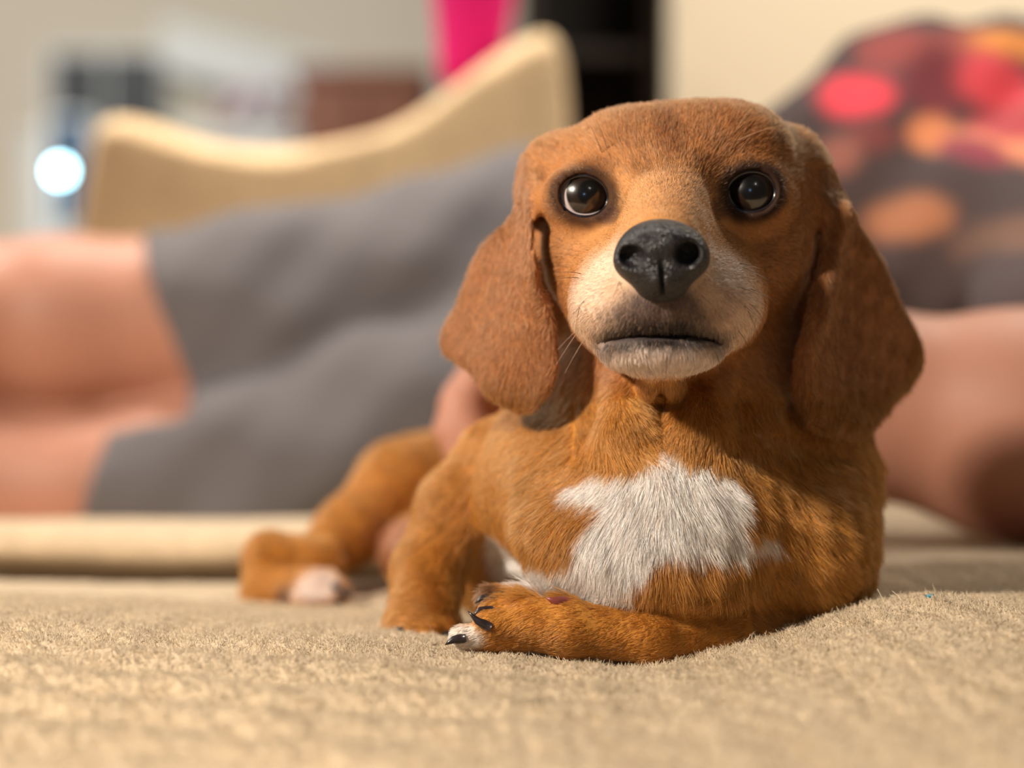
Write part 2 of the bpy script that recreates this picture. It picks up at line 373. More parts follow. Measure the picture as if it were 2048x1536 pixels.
def cushion(name, zf, x0, x1, y0, y1, r, zb, nx, ny, m, parent, ys=None, xs=None):
    xs = np.linspace(x0, x1, nx) if xs is None else xs; ys = np.linspace(y0, y1, ny) if ys is None else ys
    # denser samples near borders
    e = np.array([0, .02, .08, .2, .4, .7])*r
    xs = np.unique(np.r_[x0+e, x1-e, xs[(xs > x0+r*.8) & (xs < x1-r*.8)]]); ys = np.unique(np.r_[y0+e, y1-e, ys[(ys > y0+r*.8) & (ys < y1-r*.8)]])
    X, Y = np.meshgrid(xs, ys, indexing='ij'); Z = zf(X, Y)+edge_round(X, Y, x0, x1, y0, y1, r)
    nx, ny = len(xs), len(ys); V = np.stack([X, Y, Z], -1).reshape(-1, 3); i = np.arange(nx*ny).reshape(nx, ny)
    Q = np.stack([i[:-1, :-1], i[1:, :-1], i[1:, 1:], i[:-1, 1:]], -1).reshape(-1, 4)
    ring = np.r_[i[:, 0], i[-1, 1:], i[-2::-1, -1], i[0, -2:0:-1]]; n = len(ring); j = np.arange(n); Q2 = []; base = V[ring].copy()
    cx, cy = (x0+x1)/2, (y0+y1)/2
    for dz, ins in ((-.3, .12), (-.65, .6), (-1.0, 1.5), (-1.3, 2.5), (-1.5, 3.5), (None, 3.5)):
        B = base.copy(); B[:, 2] = zb if dz is None else B[:, 2]+dz
        B[:, 0] -= np.clip(B[:, 0]-cx, -1, 1)*ins*(np.abs(np.abs(B[:, 0]-cx)-(x1-x0)/2) < .01); B[:, 1] -= np.clip(B[:, 1]-cy, -1, 1)*ins*(np.abs(np.abs(B[:, 1]-cy)-(y1-y0)/2) < .01)
        V = np.concatenate([V, B]); k = len(V)-n; Q2.append(np.stack([ring[j], k+j, k+(j+1) % n, ring[(j+1) % n]], -1)); ring = k+j
    Q2 = np.concatenate(Q2)
    return mesh_np(name, V, np.concatenate([Q, Q2]), m, parent)
M_sofa = mat('tan_chenille', lin(196, 176, 148), .95, noise=(90, .10, 6), bump=(900, .5, 'n'), spec=.1, sheen=.15)
M_sofb = mat('tan_chenille_back', lin(216, 190, 152), .95, noise=(40, .08, 5), bump=(500, .4, 'n'), spec=.1, sheen=.15)
sofa = thing('sofa', 'large tan plush sofa that the dog and the person are lying on', 'sofa')
xs = np.unique(np.r_[np.linspace(-75, -22, 40), np.linspace(-22, 22, 330), np.linspace(22, 78, 40)])
ys = np.unique(np.r_[np.linspace(34, 41, 10), np.linspace(41, 74, 260), np.linspace(74, 91, 40)])
near = cushion('seat_cushion', near_z, -75, 78, 34, 91, 2.2, -22, 0, 0, M_sofa, sofa, ys, xs)
cushion('seat_cushion', far_z, -75, 78, 91.2, 158, 1.0, -22, 160, 80, M_sofa, sofa)
rbox('base', (-77, 35, -46), (80, 176, -22.2), M_sofa, sofa, bev=2)
for x in (-70, 73):
    for y in (40, 170): rbox('foot', (x-3, y-3, FZ), (x+3, y+3, -46), M_dark, sofa, bev=.4)
# back cushion
def outline(pts, yf0, n=4):
    """pixel outline -> X,Z outline at the depth given per point or constant"""
    o = []
    for q in pts:
        Y = q[2] if len(q) > 2 else yf0; p = P(q[0], q[1], Y); o.append((p[0], p[2]))
    return catmull(o, n)
S = SDF((-42, 134, -26), (10, 172, 36), .6)
ol = outline([(160, 520), (172, 380), (190, 265), (228, 232), (300, 240), (430, 285), (600, 292), (760, 262), (890, 188), (985, 112), (1065, 66), (1118, 78), (1140, 200), (1150, 520), (1150, 900), (900, 1050), (500, 1050), (180, 980)], 152)
S.sheet(ol, lambda x, z: 152+.04*(z-5)+.5*np.sin(x*.2)+.35*np.sin(x*.55+z*.3), 6.0, edge=7, k=.5)
V, Q = S.mesh(); bcush = mesh_np('back_cushion', V, Q, M_sofb, sofa)
S = SDF((4, 138, -26), (82, 172, 30), .8)
ol = catmull([(6, -20), (6, 0), (7, 14), (12, 17), (30, 16), (50, 17), (72, 16), (77, 12), (78, -18)], 4)
S.sheet(ol, lambda x, z: 158+0*x+.1*z, 6.0, edge=7); V, Q = S.mesh(); mesh_np('back_cushion', V, Q, M_sofb, sofa)
rbox('backrest', (-36, 164, -46), (80, 176, 6), M_sofb, sofa, bev=3)
# nap fibres
def nap():
    n = 330000
    y = 42+rng.random(n)**.85*34; x = (rng.random(n)-.5)*2*(y*.285)
    z = near_z(x, y); p = np.stack([x, y, z], -1)
    cl = wob(p, 2.3, 1); cl2 = wob(p, 6.1, 4)
    keep = rng.random(n) < np.clip(.62+.5*cl2, .15, 1); p = p[keep]; cl = cl[keep]; n = len(p)
    az = cl*2.5+rng.normal(size=n)*.9+2.2; tilt = np.clip(.75+.35*rng.normal(size=n), .1, 1.35)
    d = np.stack([np.cos(az)*np.sin(tilt), np.sin(az)*np.sin(tilt), np.cos(tilt)], -1)
    Ln = (.08+.12*rng.random(n)**2+.08*(rng.random(n) < .03))[:, None]
    bend = rng.normal(size=(n, 3))*.25
    pts = np.stack([p-[0, 0, .02], p+d*Ln*.5, p+(d+bend)*Ln], 1)
    r = (.008+.009*rng.random(n))[:, None]*np.array([1, .9, .45])
    c = np.array(lin(206, 188, 160))*(0.62+.5*rng.random((n, 1))+.22*wob(p, 4.1, 2)[:, None]); c[rng.random(n) < .012] *= .5
    hairs('nap', pts, r, np.clip(c, 0, 1), hair_mat('nap_fibre', .6, .25), near, kind='stuff')
nap()
# turquoise crumb
q = P(1860, 1196, 60); q[2] = near_z(q[0:1], q[1:2])[0]+.07
S = SDF(q-.5, q+.5, .02); S.ell(q, (.14, .1, .06), (0, 12, 20), .05); S.ell(q+[.05, 0, .04], (.08, .07, .05), (20, -30, 0), .03); S.ell(q+[-.08, 0, .02], (.06, .05, .06), None, .03)
V, Q = S.mesh(); o = mesh_np('crumb', V, Q, mat('turquoise', lin(20, 120, 150), .3, noise=(900, .5, 3)), label='tiny turquoise crumb on the sofa seat to the right of the dog', category='crumb')
# hot pink cloth over the back cushion
S = SDF((-12, 155, 14), (4, 168, 46), .5)
S.sheet(outline([(868, -150), (872, 60), (880, 150), (905, 178), (950, 168), (990, 130), (1018, 60), (1030, -150)], 161), lambda x, z: 161+.5*np.sin(x*1.6), 1.6, edge=1.5)
V, Q = S.mesh(); mesh_np('pink_cloth', V, Q, mat('hot_pink_cloth', lin(232, 18, 128), .8, noise=(15, .12, 3)), label='hot pink cloth hanging over the top of the sofa back', category='cloth')

# ---------------------------------------------------------------- person
exec_person = True
M_skin = mat('skin', lin(170, 120, 100), .55, noise=(9, .10, 4), sss=.12)
M_short = mat('grey_shorts', lin(96, 93, 97), .9, noise=(10, .06, 4), bump=(700, .3, 'n'))
person = thing('person', 'person in grey shorts and floral shirt lying on the sofa behind the dog', 'person')
hip = P(1060, 575, 133)
legA = [(P(-420, 720, 124), 4.6), (P(-120, 660, 122), 5.4), (P(120, 655, 122), 5.5), (P(500, 655, 124), 6.3), (P(850, 600, 128), 7.2), (hip, 8.6)]
legB = [(P(-380, 985, 118), 4.4), (P(-60, 975, 118), 5.0), (P(150, 985, 118), 4.9), (P(500, 960, 119), 6.0), (P(820, 850, 122), 6.8), (P(1040, 720, 128), 8.0)]
def person_base(S, g=0.0, k=2.0):
    S.chain([(a, r+g) for a, r in legA], k)
    for (a, ra), (b, rb) in zip(legB[:-1], legB[1:]): S.cap(a, b, ra+g, rb+g, .8)
S = SDF((-50, 76, -14), (56, 150, 40), .42)
person_base(S)
S.cap(hip, P(1400, 560, 130), 8.6, 8.0, 2); S.cap(P(1400, 560, 130), P(1900, 350, 120), 8.0, 8.6, 2)
S.cap(P(1900, 350, 120), P(2300, 230, 116), 8.6, 6.0, 2)
S.ell(P(-100, 650, 120), (5.6, 5.6, 5.2), k=1.5)
# shins run back and left, feet
S.chain([(P(-420, 720, 124), 4.6), (P(-460, 820, 138), 3.6)], 1.5)
# lower arm under: shoulder, elbow, forearm, hand on the dog
sh = P(2150, 420, 108); el = P(2265, 885, 88); wr = P(1130, 850, 88)
S.chain([(sh, 5.2), (el, 4.9)], 2); S.chain([(el, 5.3), (P(2048, 852, 87), 5.0), (P(1720, 805, 88), 3.95), (P(1400, 820, 89), 3.2), (wr, 2.5)], 2)
S.ell(P(1040, 830, 87), (2.6, 1.6, 2.2), (0, 12, 0), 1.0)
for i, (x1, y1, x2, y2, x3, y3, dep, r) in enumerate([(1000, 770, 945, 765, 905, 800, 84.6, .82), (990, 800, 925, 815, 893, 860, 84.2, .85), (1000, 835, 940, 860, 915, 905, 84.0, .82), (1015, 865, 965, 890, 945, 925, 84.2, .72)]):
    S.chain([(P(x1, y1, 86.5), r+.15), (P(x2, y2, dep), r), (P(x3, y3, dep-.2), r*.85)], .35)
S.chain([(P(1060, 790, 86), 1.2), (P(1010, 742, 84.8), .95), (P(960, 738, 84.4), .8)], .4)   # thumb
# other arm: resting along the side
S.chain([(P(1830, 270, 124), 5.2), (P(1560, 480, 127), 4.0), (P(1330, 560, 121), 2.6)], 1.5)
S.ell(P(1270, 575, 119), (3.2, 1.5, 2.4), k=.8)
for i in range(4): S.chain([(P(1250, 535+i*26, 118.5), .8), (P(1190, 545+i*24, 117.5), .72), (P(1160, 560+i*23, 117.6), .6)], .3)
S.chain([(P(1280, 520, 118), .9), (P(1250, 495, 117.3), .75)], .4)
# neck and head (out of the frame to the right)
hd = P(2530, 60, 112)
S.cap(P(2250, 230, 116), hd+[-2, 0, -3], 5.2, 5.0, 2); S.ell(hd, (8.4, 8.6, 7.2), (0, 20, 0), 2)
S.ell(hd+[1, -7.0, -2.5], (4.6, 4, 4.5), k=2)
S.cap(hd+[.5, -8.2, .5], hd+[.9, -11.0, -1.4], .8, 1.2, .8); S.ell(hd+[1.0, -9.6, -4.4], (1.1, 1.2, 2.0), (0, 70, 0), .4)
S.ell(hd+[1, -9.9, -4.4], (1.9, .9, .18), k=.2, op='sub')
for s_ in (-1, 1):
    S.ell(hd+[.5+3*s_, -7.7, .9], (1.5, 1.1, 1.1), k=.5, op='sub'); S.ell(hd+[.5+3*s_, -6.6, .9], (1.25, 1.25, 1.25), k=.2); S.ell(hd+[8.2*s_, 0, 0], (1.0, 2.0, 3), k=.8)
gx, gy = np.meshgrid(S.ax[0], S.ax[1], indexing='ij')
S.v = np.maximum(S.v, (far_z(gx, gy)[:, :, None]-.5-S.ax[2][None, None, :]).astype(np.float32))
V, Q = S.mesh(); body = mesh_np('body', V, Q, M_skin, person)
# hair
Sh = SDF(hd-[12, 12, 10], hd+[12, 13, 14], .5)
Sh.ell(hd+[0, 2.0, 1.6], (9.2, 9.2, 8.3), k=1); Sh.ell(hd+[0, -11, -3], (7.5, 6.4, 9), k=.8, op='sub'); Sh.ell(hd+[0, 0, -11], (12, 12, 6), k=1, op='sub')
V, Q = Sh.mesh(); mesh_np('hair', V, Q, mat('brown_hair', lin(70, 45, 30), .6, noise=(60, .4, 4)), person)
# shorts
S = SDF((-40, 96, -16), (24, 150, 26), .45)
person_base(S, .7, 2.0)
S.cap(hip, P(1330, 560, 130), 9.3, 8.8, 2)
sl, X, Y, Z = S.box((-60, 60, -30), (60, 200, 60))
def fold_noise(): return .22*np.sin(X*.55-Z*.7+Y*.12)+.16*np.sin(X*.35+Z*.9)+.08*np.sin(X*1.3-Z*.9+1)
S.v[sl] += fold_noise().astype(np.float32)*.9
# hems: keep what lies right of a plane, one for each leg
def plane(px1, py1, px2, py2, Y):
    a = P(px1, py1, Y); b = P(px2, py2, Y); e = np.array([b[0]-a[0], b[2]-a[2]]); n = np.array([-e[1], e[0]])/np.linalg.norm(e); return a, n
a1, n1 = plane(300, 480, 430, 830, 123); a2, n2 = plane(255, 840, 205, 1030, 119)
dA = -((X-a1[0])*n1[0]+(Z-a1[2])*n1[1]); dB = -((X-a2[0])*n2[0]+(Z-a2[2])*n2[1])
zsep = P(0, 842, 121)[2]; wA = sstep(-.6, .6, Z-zsep)
dd = dA*wA+dB*(1-wA)
S.v = np.maximum(S.v, dd.astype(np.float32))
V, Q = S.mesh(); mesh_np('shorts', V, Q, M_short, person)
# floral shirt
S = SDF((6, 92, -14), (50, 146, 38), .45)
S.cap(P(1330, 560, 130), P(1500, 545, 128), 9.2, 8.8, 2); S.cap(P(1500, 545, 128), P(1930, 345, 119), 8.8, 9.4, 2); S.cap(P(1930, 345, 119), P(2260, 260, 116), 9.4, 6.6, 2)
S.cap(P(1840, 268, 122), P(1660, 400, 124), 6.3, 5.6, 2); S.cap(P(1760, 225, 120), P(1700, 330, 120), 4.6, 5.0, 2)
S.cap(sh, P(2225, 700, 96), 6.9, 6.2, 1); S.cap(P(1960, 480, 112), sh, 6, 6, 2)
sl, X, Y, Z = S.box((-60, 60, -30), (60, 200, 60)); S.v += (.35*np.sin(X*.6+Z*.5+Y*.2)+.2*np.sin(X*1.3-Z*.7)).astype(np.float32)
V, Q = S.mesh()
def flo(V):
    u = 1024+V[:, 0]*F/118; v = 768-V[:, 2]*F/118
    c = np.tile(np.array(lin(76, 64, 66)), (len(V), 1))
    blobs = [(1690, 210, 62, 52, 0, (232, 66, 84)), (1765, 120, 60, 50, 0, (150, 74, 72)), (1890, 120, 70, 40, 0, (150, 76, 74)), (1830, 200, 60, 75, 0, (118, 54, 62)), (1925, 205, 75, 62, .8, (214, 74, 86)), (1990, 120, 90, 36, .1, (226, 142, 66)), (2045, 165, 50, 25, 0, (190, 130, 66)), (2040, 192, 60, 16, 0, (40, 34, 30)),
        (1805, 300, 40, 38, 0, (214, 134, 92)), (1900, 340, 42, 62, -.75, (222, 138, 104)), (1950, 400, 40, 45, -.7, (196, 122, 96)), (2020, 335, 50, 36, 0, (228, 150, 92)), (1985, 290, 40, 30, 0, (160, 122, 70)), (1760, 460, 62, 46, 0, (176, 118, 88)), (1870, 520, 52, 36, 0, (116, 88, 76)), (2035, 440, 40, 40, 0, (214, 112, 88)), (2000, 500, 38, 60, -.6, (206, 112, 98)), (1700, 300, 50, 30, 0, (122, 66, 66)), (1850, 350, 46, 26, .8, (140, 62, 76)), (1930, 300, 60, 40, 0, (176, 68, 76)), (1650, 330, 38, 36, 0, (150, 96, 86)), (2030, 250, 40, 26, 0, (118, 96, 56)), (2130, 300, 60, 50, 0, (214, 90, 80)), (2200, 160, 60, 50, 0, (220, 140, 80)), (1560, 480, 50, 40, 0, (214, 90, 90)), (1450, 600, 60, 40, 0, (222, 140, 90)), (2150, 480, 60, 50, 0, (222, 140, 90))]
    for (x, y, rx, ry, a, cc) in blobs:
        dx, dy = u-x, v-y; X_ = dx*math.cos(a)+dy*math.sin(a); Y_ = -dx*math.sin(a)+dy*math.cos(a)
        m = sstep(1.35, .55, np.hypot(X_/rx, Y_/ry)+.16*wob(V, .6, x))[:, None]; c = c*(1-m)+np.array(lin(*cc))*m
    return c
mesh_np('shirt', V, Q, mat('floral_cloth', None, .85, attr='col'), person, col=flo(V))

# ---------------------------------------------------------------- dog
dog = thing('dog', 'chestnut brown short-haired dog with white chest lying on the sofa in front', 'dog')
S = SDF((-14.5, 53.5, -10.5), (16, 95, 11), .12)
# skull
S.ell(P(1358, 392, 65), (4.25, 4.6, 2.97), k=1)
S.ell(P(1230, 318, 62.9), (1.6, 1.8, 1.45), k=1.2); S.ell(P(1468, 305, 62.9), (1.85, 1.9, 1.55), k=1.2)
S.ell(P(1350, 330, 62.8), (2.4, 2.0, 1.7), k=1.2)
S.ell(P(1185, 495, 62.9), (1.65, 2.2, 2.5), k=1.3); S.ell(P(1518, 485, 63.6), (1.75, 2.3, 2.7), k=1.3)
S.cap(P(1336, 405, 60.8), P(1324, 500, 57.0), 1.5, 1.25, 1.0)
S.ell(P(1332, 585, 60), (2.55, 3.0, 2.2), k=1.0)
S.ell(P(1238, 600, 60.8), (1.5, 2.1, 1.7), (0, 16, 0), 1.3); S.ell(P(1438, 596, 61.0), (1.45, 2.1, 1.7), (0, -16, 0), 1.1)
S.ell(P(1244, 626, 58.5), (1.42, 1.7, 1.2), (0, 14, 0), 1.1); S.ell(P(1414, 622, 58.5), (1.45, 1.7, 1.2), (0, -14, 0), 1.1)
S.ell(P(1322, 600, 57.4), (1.35, 1.3, 1.1), k=.6)
S.ell(P(1322, 704, 58.25), (1.7, 1.6, .72), k=.65)
S.cap(P(1325, 690, 59.6), P(1340, 660, 67), .95, 2.4, .8)
S.ell(P(1322, 770, 60.6), (.75, .8, .45), k=.5)
# mouth groove: an arc of the lip line
for t_ in np.linspace(-1, 1, 15):
    S.ell(P(1318+t_*120, 670+t_**4*12, 56.55+abs(t_)**2*1.0), (.18, .5, .07+.03*(1-abs(t_))), k=.1, op='sub')
S.ell(P(1323, 630, 56.0), (.07, .3, .4), k=.12, op='sub')
# furrow between the brows
# neck, throat folds
S.chain([(P(1355, 560, 68), 4.0), (P(1352, 780, 66.5), 4.3), (P(1385, 960, 65.8), 4.9)], 1.5)
S.cap(P(1250, 750, 62.6), P(1262, 856, 60.95), .75, .88, .35); S.cap(P(1404, 750, 62.6), P(1393, 858, 60.85), .8, .98, .35)
S.ell(P(1326, 850, 59.7), (.13, 2.1, 1.3), k=.3, op='sub')
S.cap(P(1430, 900, 61.9), P(1660, 800, 64.5), .8, .9, .9); S.cap(P(1400, 770, 63), P(1600, 720, 65), .9, .9, .9)
# chest, shoulders
S.ell(P(1335, 1040, 63.4), (4.3, 4.5, 3.45), (0, 6, 0), 1.5)
S.ell(P(1240, 1105, 62.3), (3.6, 3.4, 1.95), (0, 16, 0), 1.0)
S.ell(P(1330, 1142, 61.6), (3.1, 2.6, 1.75), (0, 10, 0), 1.0)
S.ell(P(1060, 1120, 75), (3.8, 5, 2.4), k=1.5); S.ell(P(930, 1105, 82), (3.6, 4.5, 2.1), k=1.2)
S.ell(P(1590, 1090, 64.5), (2.55, 3.8, 3.15), (0, -4, 0), 1.5)
S.ell(P(1600, 940, 66.5), (2.6, 3.2, 3.0), k=1.5)
S.ell(P(1110, 975, 67), (2.7, 4.5, 3.0), (0, 30, 0), 1.5)
# trunk running back, haunch
S.cap(P(1240, 950, 70), P(1120, 1010, 86), 4.6, 4.0, 2); S.ell(P(1060, 1040, 87), (5, 4.5, 3.8), k=2)
S.chain([(P(900, 960, 88), 1.9), (P(800, 975, 86), 1.9), (P(700, 1065, 83), 1.35), (P(630, 1120, 81), .95)], .8)
S.ell(P(850, 975, 88), (2.4, 3, 2.2), (0, 25, 0), 1.2)
S.chain([(P(640, 1125, 80), 1.0), (P(540, 1115, 80), .95), (P(530, 1175, 79), .85)], .6)
S.chain([(P(530, 1180, 79), .8), (P(640, 1182, 77.5), .85)], .5)
for (x, y, d) in ((650, 1165, 77.4), (672, 1180, 77.2), (655, 1195, 76.8), (620, 1198, 76.6)): S.ell(P(x, y, d), (.62, .6, .42), k=.2)
# tail, resting away behind
S.chain([(P(1060, 1050, 91), 1.2), (P(1200, 1100, 92.5), .8)], .6)
# foreleg at the viewer's left, upright
S.ell(P(975, 1130, 65), (.62, 4, 1.15), (0, -28, 0), .5, 'sub')
S.chain([(P(1010, 950, 69.5), 2.1), (P(925, 1020, 69), 1.55), (P(858, 1140, 68), 1.2), (P(846, 1235, 66.2), 1.15)], .5)
S.ell(P(842, 1250, 65.6), (1.15, 1.3, .72), k=.5)
for (x, y, d) in ((800, 1255, 65.2), (832, 1264, 64.5), (866, 1266, 64.4), (895, 1262, 65)): S.ell(P(x, y, d), (.40, .7, .40), k=.25)
# foreleg folded across the front
S.chain([(P(1640, 1215, 64.5), 1.5), (P(1480, 1270, 61.0), .9), (P(1300, 1276, 59.4), .78), (P(1140, 1258, 59.2), .82), (P(1065, 1246, 59.4), .85)], .35)
toes = [((1055, 1208, 60.9), (985, 1196, 61.2), .38), ((1050, 1224, 59.9), (985, 1222, 59.8), .42), ((1045, 1250, 59.2), (978, 1248, 59.0), .44), ((1035, 1270, 59.4), (925, 1274, 59.0), .38)]
for a, b, r in toes: S.chain([(P(*a), r+.15), (P(*b), r)], .18)
S.ell(P(1135, 1212, 59.6), (.42, .45, .28), (0, -20, 0), .2)
# ears
yL = lambda px, py: 61.6+np.clip(1115-px, 0, 300)/240*4.2-.9*np.exp(-((px-1065)/22)**2)*sstep(640, 500, py)+2.2*sstep(420, 300, py)+.35*np.sin((px+py*.5)*.022)
yR = lambda px, py: 61.9+np.clip(px-1600, 0, 300)/255*4.6-.5*np.exp(-((px-1665-(py-500)*-.25)/20)**2)*sstep(700, 600, py)+2.0*sstep(430, 310, py)+.3*np.sin((px-py*.6)*.02)
def ear(pts, yfun, Yr):
    q = [(x, y, float(yfun(x, y))) for x, y in pts]; ol = outline(q, Yr, 5)
    S.sheet(ol, lambda X, Z: yfun(1024+X*F/64, 768-Z*F/64), .23, k=.35, edge=.5)
ear([(1120, 340), (1086, 318), (1058, 332), (1042, 372), (1034, 416), (1005, 445), (958, 492), (930, 552), (906, 612), (880, 662), (881, 700), (905, 722), (938, 745), (970, 785), (1010, 812), (1050, 822), (1086, 806), (1111, 770), (1121, 725), (1116, 665), (1103, 600), (1084, 540), (1072, 470), (1088, 400)], yL, 64)
ear([(1580, 300), (1622, 322), (1660, 372), (1700, 416), (1742, 475), (1775, 530), (1800, 590), (1828, 640), (1853, 690), (1853, 728), (1838, 762), (1800, 800), (1762, 842), (1720, 868), (1672, 872), (1628, 856), (1596, 815), (1584, 755), (1592, 680), (1612, 600), (1634, 520), (1640, 440), (1610, 360)], yR, 64)
S.cap(P(1098, 362, 64), P(1074, 420, 63.6), .55, .45, .8); S.cap(P(1606, 348, 64), P(1645, 420, 63.8), .65, .6, .9)
S.ell(P(1580, 375, 64.3), (.95, 1.4, 1.5), (0, 30, 0), 1.0); S.ell(P(1106, 370, 64.3), (.85, 1.3, 1.1), (0, -25, 0), .9)
S.ell(P(1125, 520, 66.8), (1.4, 2.2, 3.2), k=.8); S.ell(P(1590, 540, 66.8), (1.5, 2.2, 3.4), k=.8)
for path in ([(1088, 450, 61.2), (1100, 560, 61.1), (1122, 640, 60.9), (1132, 700, 60.9)], [(1622, 470, 61.3), (1612, 560, 61.2), (1590, 650, 61.2), (1570, 740, 61.4)]):
    for a, b in zip(path[:-1], path[1:]): S.cap(P(*a), P(*b), .2, .2, .3, 'sub'); S.cap(P(*a)+[0, .5, 0], P(*b)+[0, .5, 0], .17, .17, .3, 'sub')
S.ell(P(1562, 318, 64.8), (.9, 1.5, 1.0), (0, 35, 0), 1.0); S.ell(P(1122, 325, 64.8), (.9, 1.5, .9), (0, -30, 0), 1.1)
# eyes: lids then opening
eyes = [(P(1166, 397, 61.35), .98, (.80, .68), 8), (P(1497, 389, 61.45), .98, (.80, .68), -6)]
for c, r, (ox, oz), tl in eyes:
    S.ell(c, (1.32, 1.25, 1.18), (0, tl, 0), .55)
for c, r, (ox, oz), tl in eyes:
    S.ell(c+[0, -.9, 0], (ox, 1.2, oz), (0, tl, 0), .12, 'sub'); S.ell(c, (r+.03,)*3, k=.05, op='sub')
gx, gy = np.meshgrid(S.ax[0], S.ax[1], indexing='ij')
S.v = np.maximum(S.v, (near_z(gx, gy)[:, :, None]-.25-S.ax[2][None, None, :]).astype(np.float32))   # the belly rests on the seat
V, Q = S.mesh()
dS = S

def colour(p):
    """coat colour, linear, from the position on the body"""
    n = len(p); u = 1024+p[:, 0]*F/60; v = 768-p[:, 2]*F/60
    # same pattern coordinates but at the head's own depth
    ud = 1024+p[:, 0]*F/p[:, 1]; vd = 768-p[:, 2]*F/p[:, 1]
    base = np.array(lin(188, 127, 55)); c = np.tile(base, (n, 1))
    c *= (1+.10*wob(p, .7, 1)+.03*wob(p, 2.4, 2))[:, None]
    def mix(m, col): nonlocal c; m = np.clip(m, 0, 1)[:, None]; c = c*(1-m)+np.array(lin(*col))*m
    def blob(px, py, d, rx, ry, rz, soft=.5, f=1.2, amp=.12):
        q = P(px, py, d); r = np.sqrt(((p[:, 0]-q[0])/rx)**2+((p[:, 1]-q[1])/ry)**2+((p[:, 2]-q[2])/rz)**2)+amp*wob(p, f, px)
        return sstep(1+soft, 1-soft*.6, r)
    front = p[:, 1] < 71
    # ears darker
    earm = sstep(.2, -.2, np.minimum(np.abs(poly_sd(np.array([(860, 440), (1035, 290), (1072, 330), (1072, 470), (1125, 700), (1110, 850), (860, 850)], float), ud, vd)), 9)*0+poly_sd(np.array([(860, 440), (1035, 290), (1072, 330), (1072, 470), (1125, 700), (1110, 850), (860, 850)], float), ud, vd)/20)*(p[:, 1] < 68)
    mix(earm*.75, (154, 100, 54))
    ear2 = sstep(.3, -.3, poly_sd(np.array([(1640, 330), (1900, 560), (1900, 800), (1700, 885), (1570, 830), (1600, 640), (1635, 500)], float), ud, vd)/20)*(p[:, 1] < 68)
    mix(ear2*.8, (140, 86, 36))
    head = p[:, 1] < 66
    mix(sstep(800, 740, vd)*(p[:, 1] < 66)*.75, (172, 114, 72))
    # lighter muzzle and cheeks
    mix(blob(1330, 470, 58, 3.4, 4, 2.6)*.55*head, (214, 156, 96))
    mix(blob(1228, 620, 57.5, 1.45, 2.8, 1.8, .4)*.95*head, (232, 203, 180)); mix(blob(1432, 615, 57.5, 1.45, 2.8, 1.8, .4)*.92*head, (228, 198, 174)); mix(blob(1325, 600, 57, 1.6, 2, 1.3, .5)*.8*head, (214, 178, 146))
    mix(blob(1325, 718, 57.5, 2.1, 1.9, .8, .4)*.95*head, (226, 206, 194))
    mix(blob(1320, 770, 59, .9, 1.2, .5, .4)*.6*head, (214, 160, 100))
    mix(blob(1345, 430, 59.8, 1.4, 2, .6, .5)*.5*head, (224, 164, 106))
    # forehead: darker central streak and darker skull top
    mix(blob(1330, 300, 61.5, .45, 2, 1.5, .6, 2, .3)*.75*head, (136, 82, 44)); mix(blob(1330, 225, 64, 3, 3, .7, .6)*.3*head, (150, 92, 46))
    mix(blob(1284, 345, 60.3, .35, 1.2, .45, .6, 2, .25)*.5*head, (112, 66, 38)); mix(blob(1412, 340, 60.3, .45, 1.2, .4, .6, 2, .25)*.5*head, (112, 66, 38))  # brow wrinkles: their crease shade put into the coat colour
    mix(blob(1195, 335, 61.5, .7, 1.4, .25, .6, 2, .25)*.4*head, (120, 70, 40))
    # dark mask around the lips and below the nose
    mix(blob(1322, 628, 56.2, 1.45, 1.5, .72, .5, 2, .2)*.9*head, (84, 68, 68))
    mix(blob(1320, 670, 56.6, 1.9, 1.6, .36, .5, 2, .25)*.93*head, (44, 36, 37))
    mix(blob(1205, 695, 57.4, .45, 1.0, .25, .6)*.6*head, (90, 72, 66)); mix(blob(1438, 690, 57.4, .45, 1.0, .3, .6)*.6*head, (90, 72, 66))
    # rims around the eyes
    for k_, (ec, r, (ox, oz), tl) in enumerate(eyes):
        M = rotm(0, tl, 0).T; dx = p-ec; x = dx@M[0]; z = dx@M[2]; rr = np.sqrt((x/(ox+.0))**2+(z/(oz))**2)
        mix(sstep(1.78, 1.2, rr+.08*wob(p, 3, k_))*(p[:, 1] < ec[1]+.3)*(.95 if k_ else .88), (36, 23, 22))
    mix(blob(1222, 430, 60.0, .38, 1, .28, .6)*.7*head, (60, 40, 40)); mix(blob(1440, 420, 60.0, .38, 1, .3, .6)*.7*head, (60, 40, 40))
    # white chest
    wp = np.array([(1318, 885), (1360, 905), (1430, 925), (1470, 950), (1480, 1010), (1465, 1050), (1500, 1060), (1545, 1050), (1550, 1075), (1480, 1105), (1400, 1095), (1330, 1090), (1290, 1120), (1265, 1165), (1290, 1200), (1335, 1235), (1300, 1250), (1200, 1215), (1060, 1190), (1000, 1155), (970, 1090), (985, 1060), (1010, 1090), (1040, 1115), (1100, 1120), (1150, 1110), (1170, 1060), (1215, 1025), (1200, 1000), (1140, 995), (1135, 970), (1180, 945), (1260, 945), (1300, 920)], float)
    d = poly_sd(wp, ud, vd)+10*wob(p, 1.6, 9)+6*wob(p, 4.5, 3)
    leg = np.full(n, 9.0)
    for a_, b_, r_ in ((P(1480, 1270, 61.0), P(1300, 1276, 59.4), .84), (P(1300, 1276, 59.4), P(1140, 1258, 59.2), .8), (P(1140, 1258, 59.2), P(1040, 1236, 59.4), .95)):
        e = b_-a_; t = np.clip((p-a_)@e/(e@e), 0, 1)[:, None]; leg = np.minimum(leg, np.linalg.norm(p-a_-t*e, axis=1)-r_)
    mix(sstep(9, -9, d)*(p[:, 1] < 73)*sstep(.10, .3, leg), (252, 240, 234))
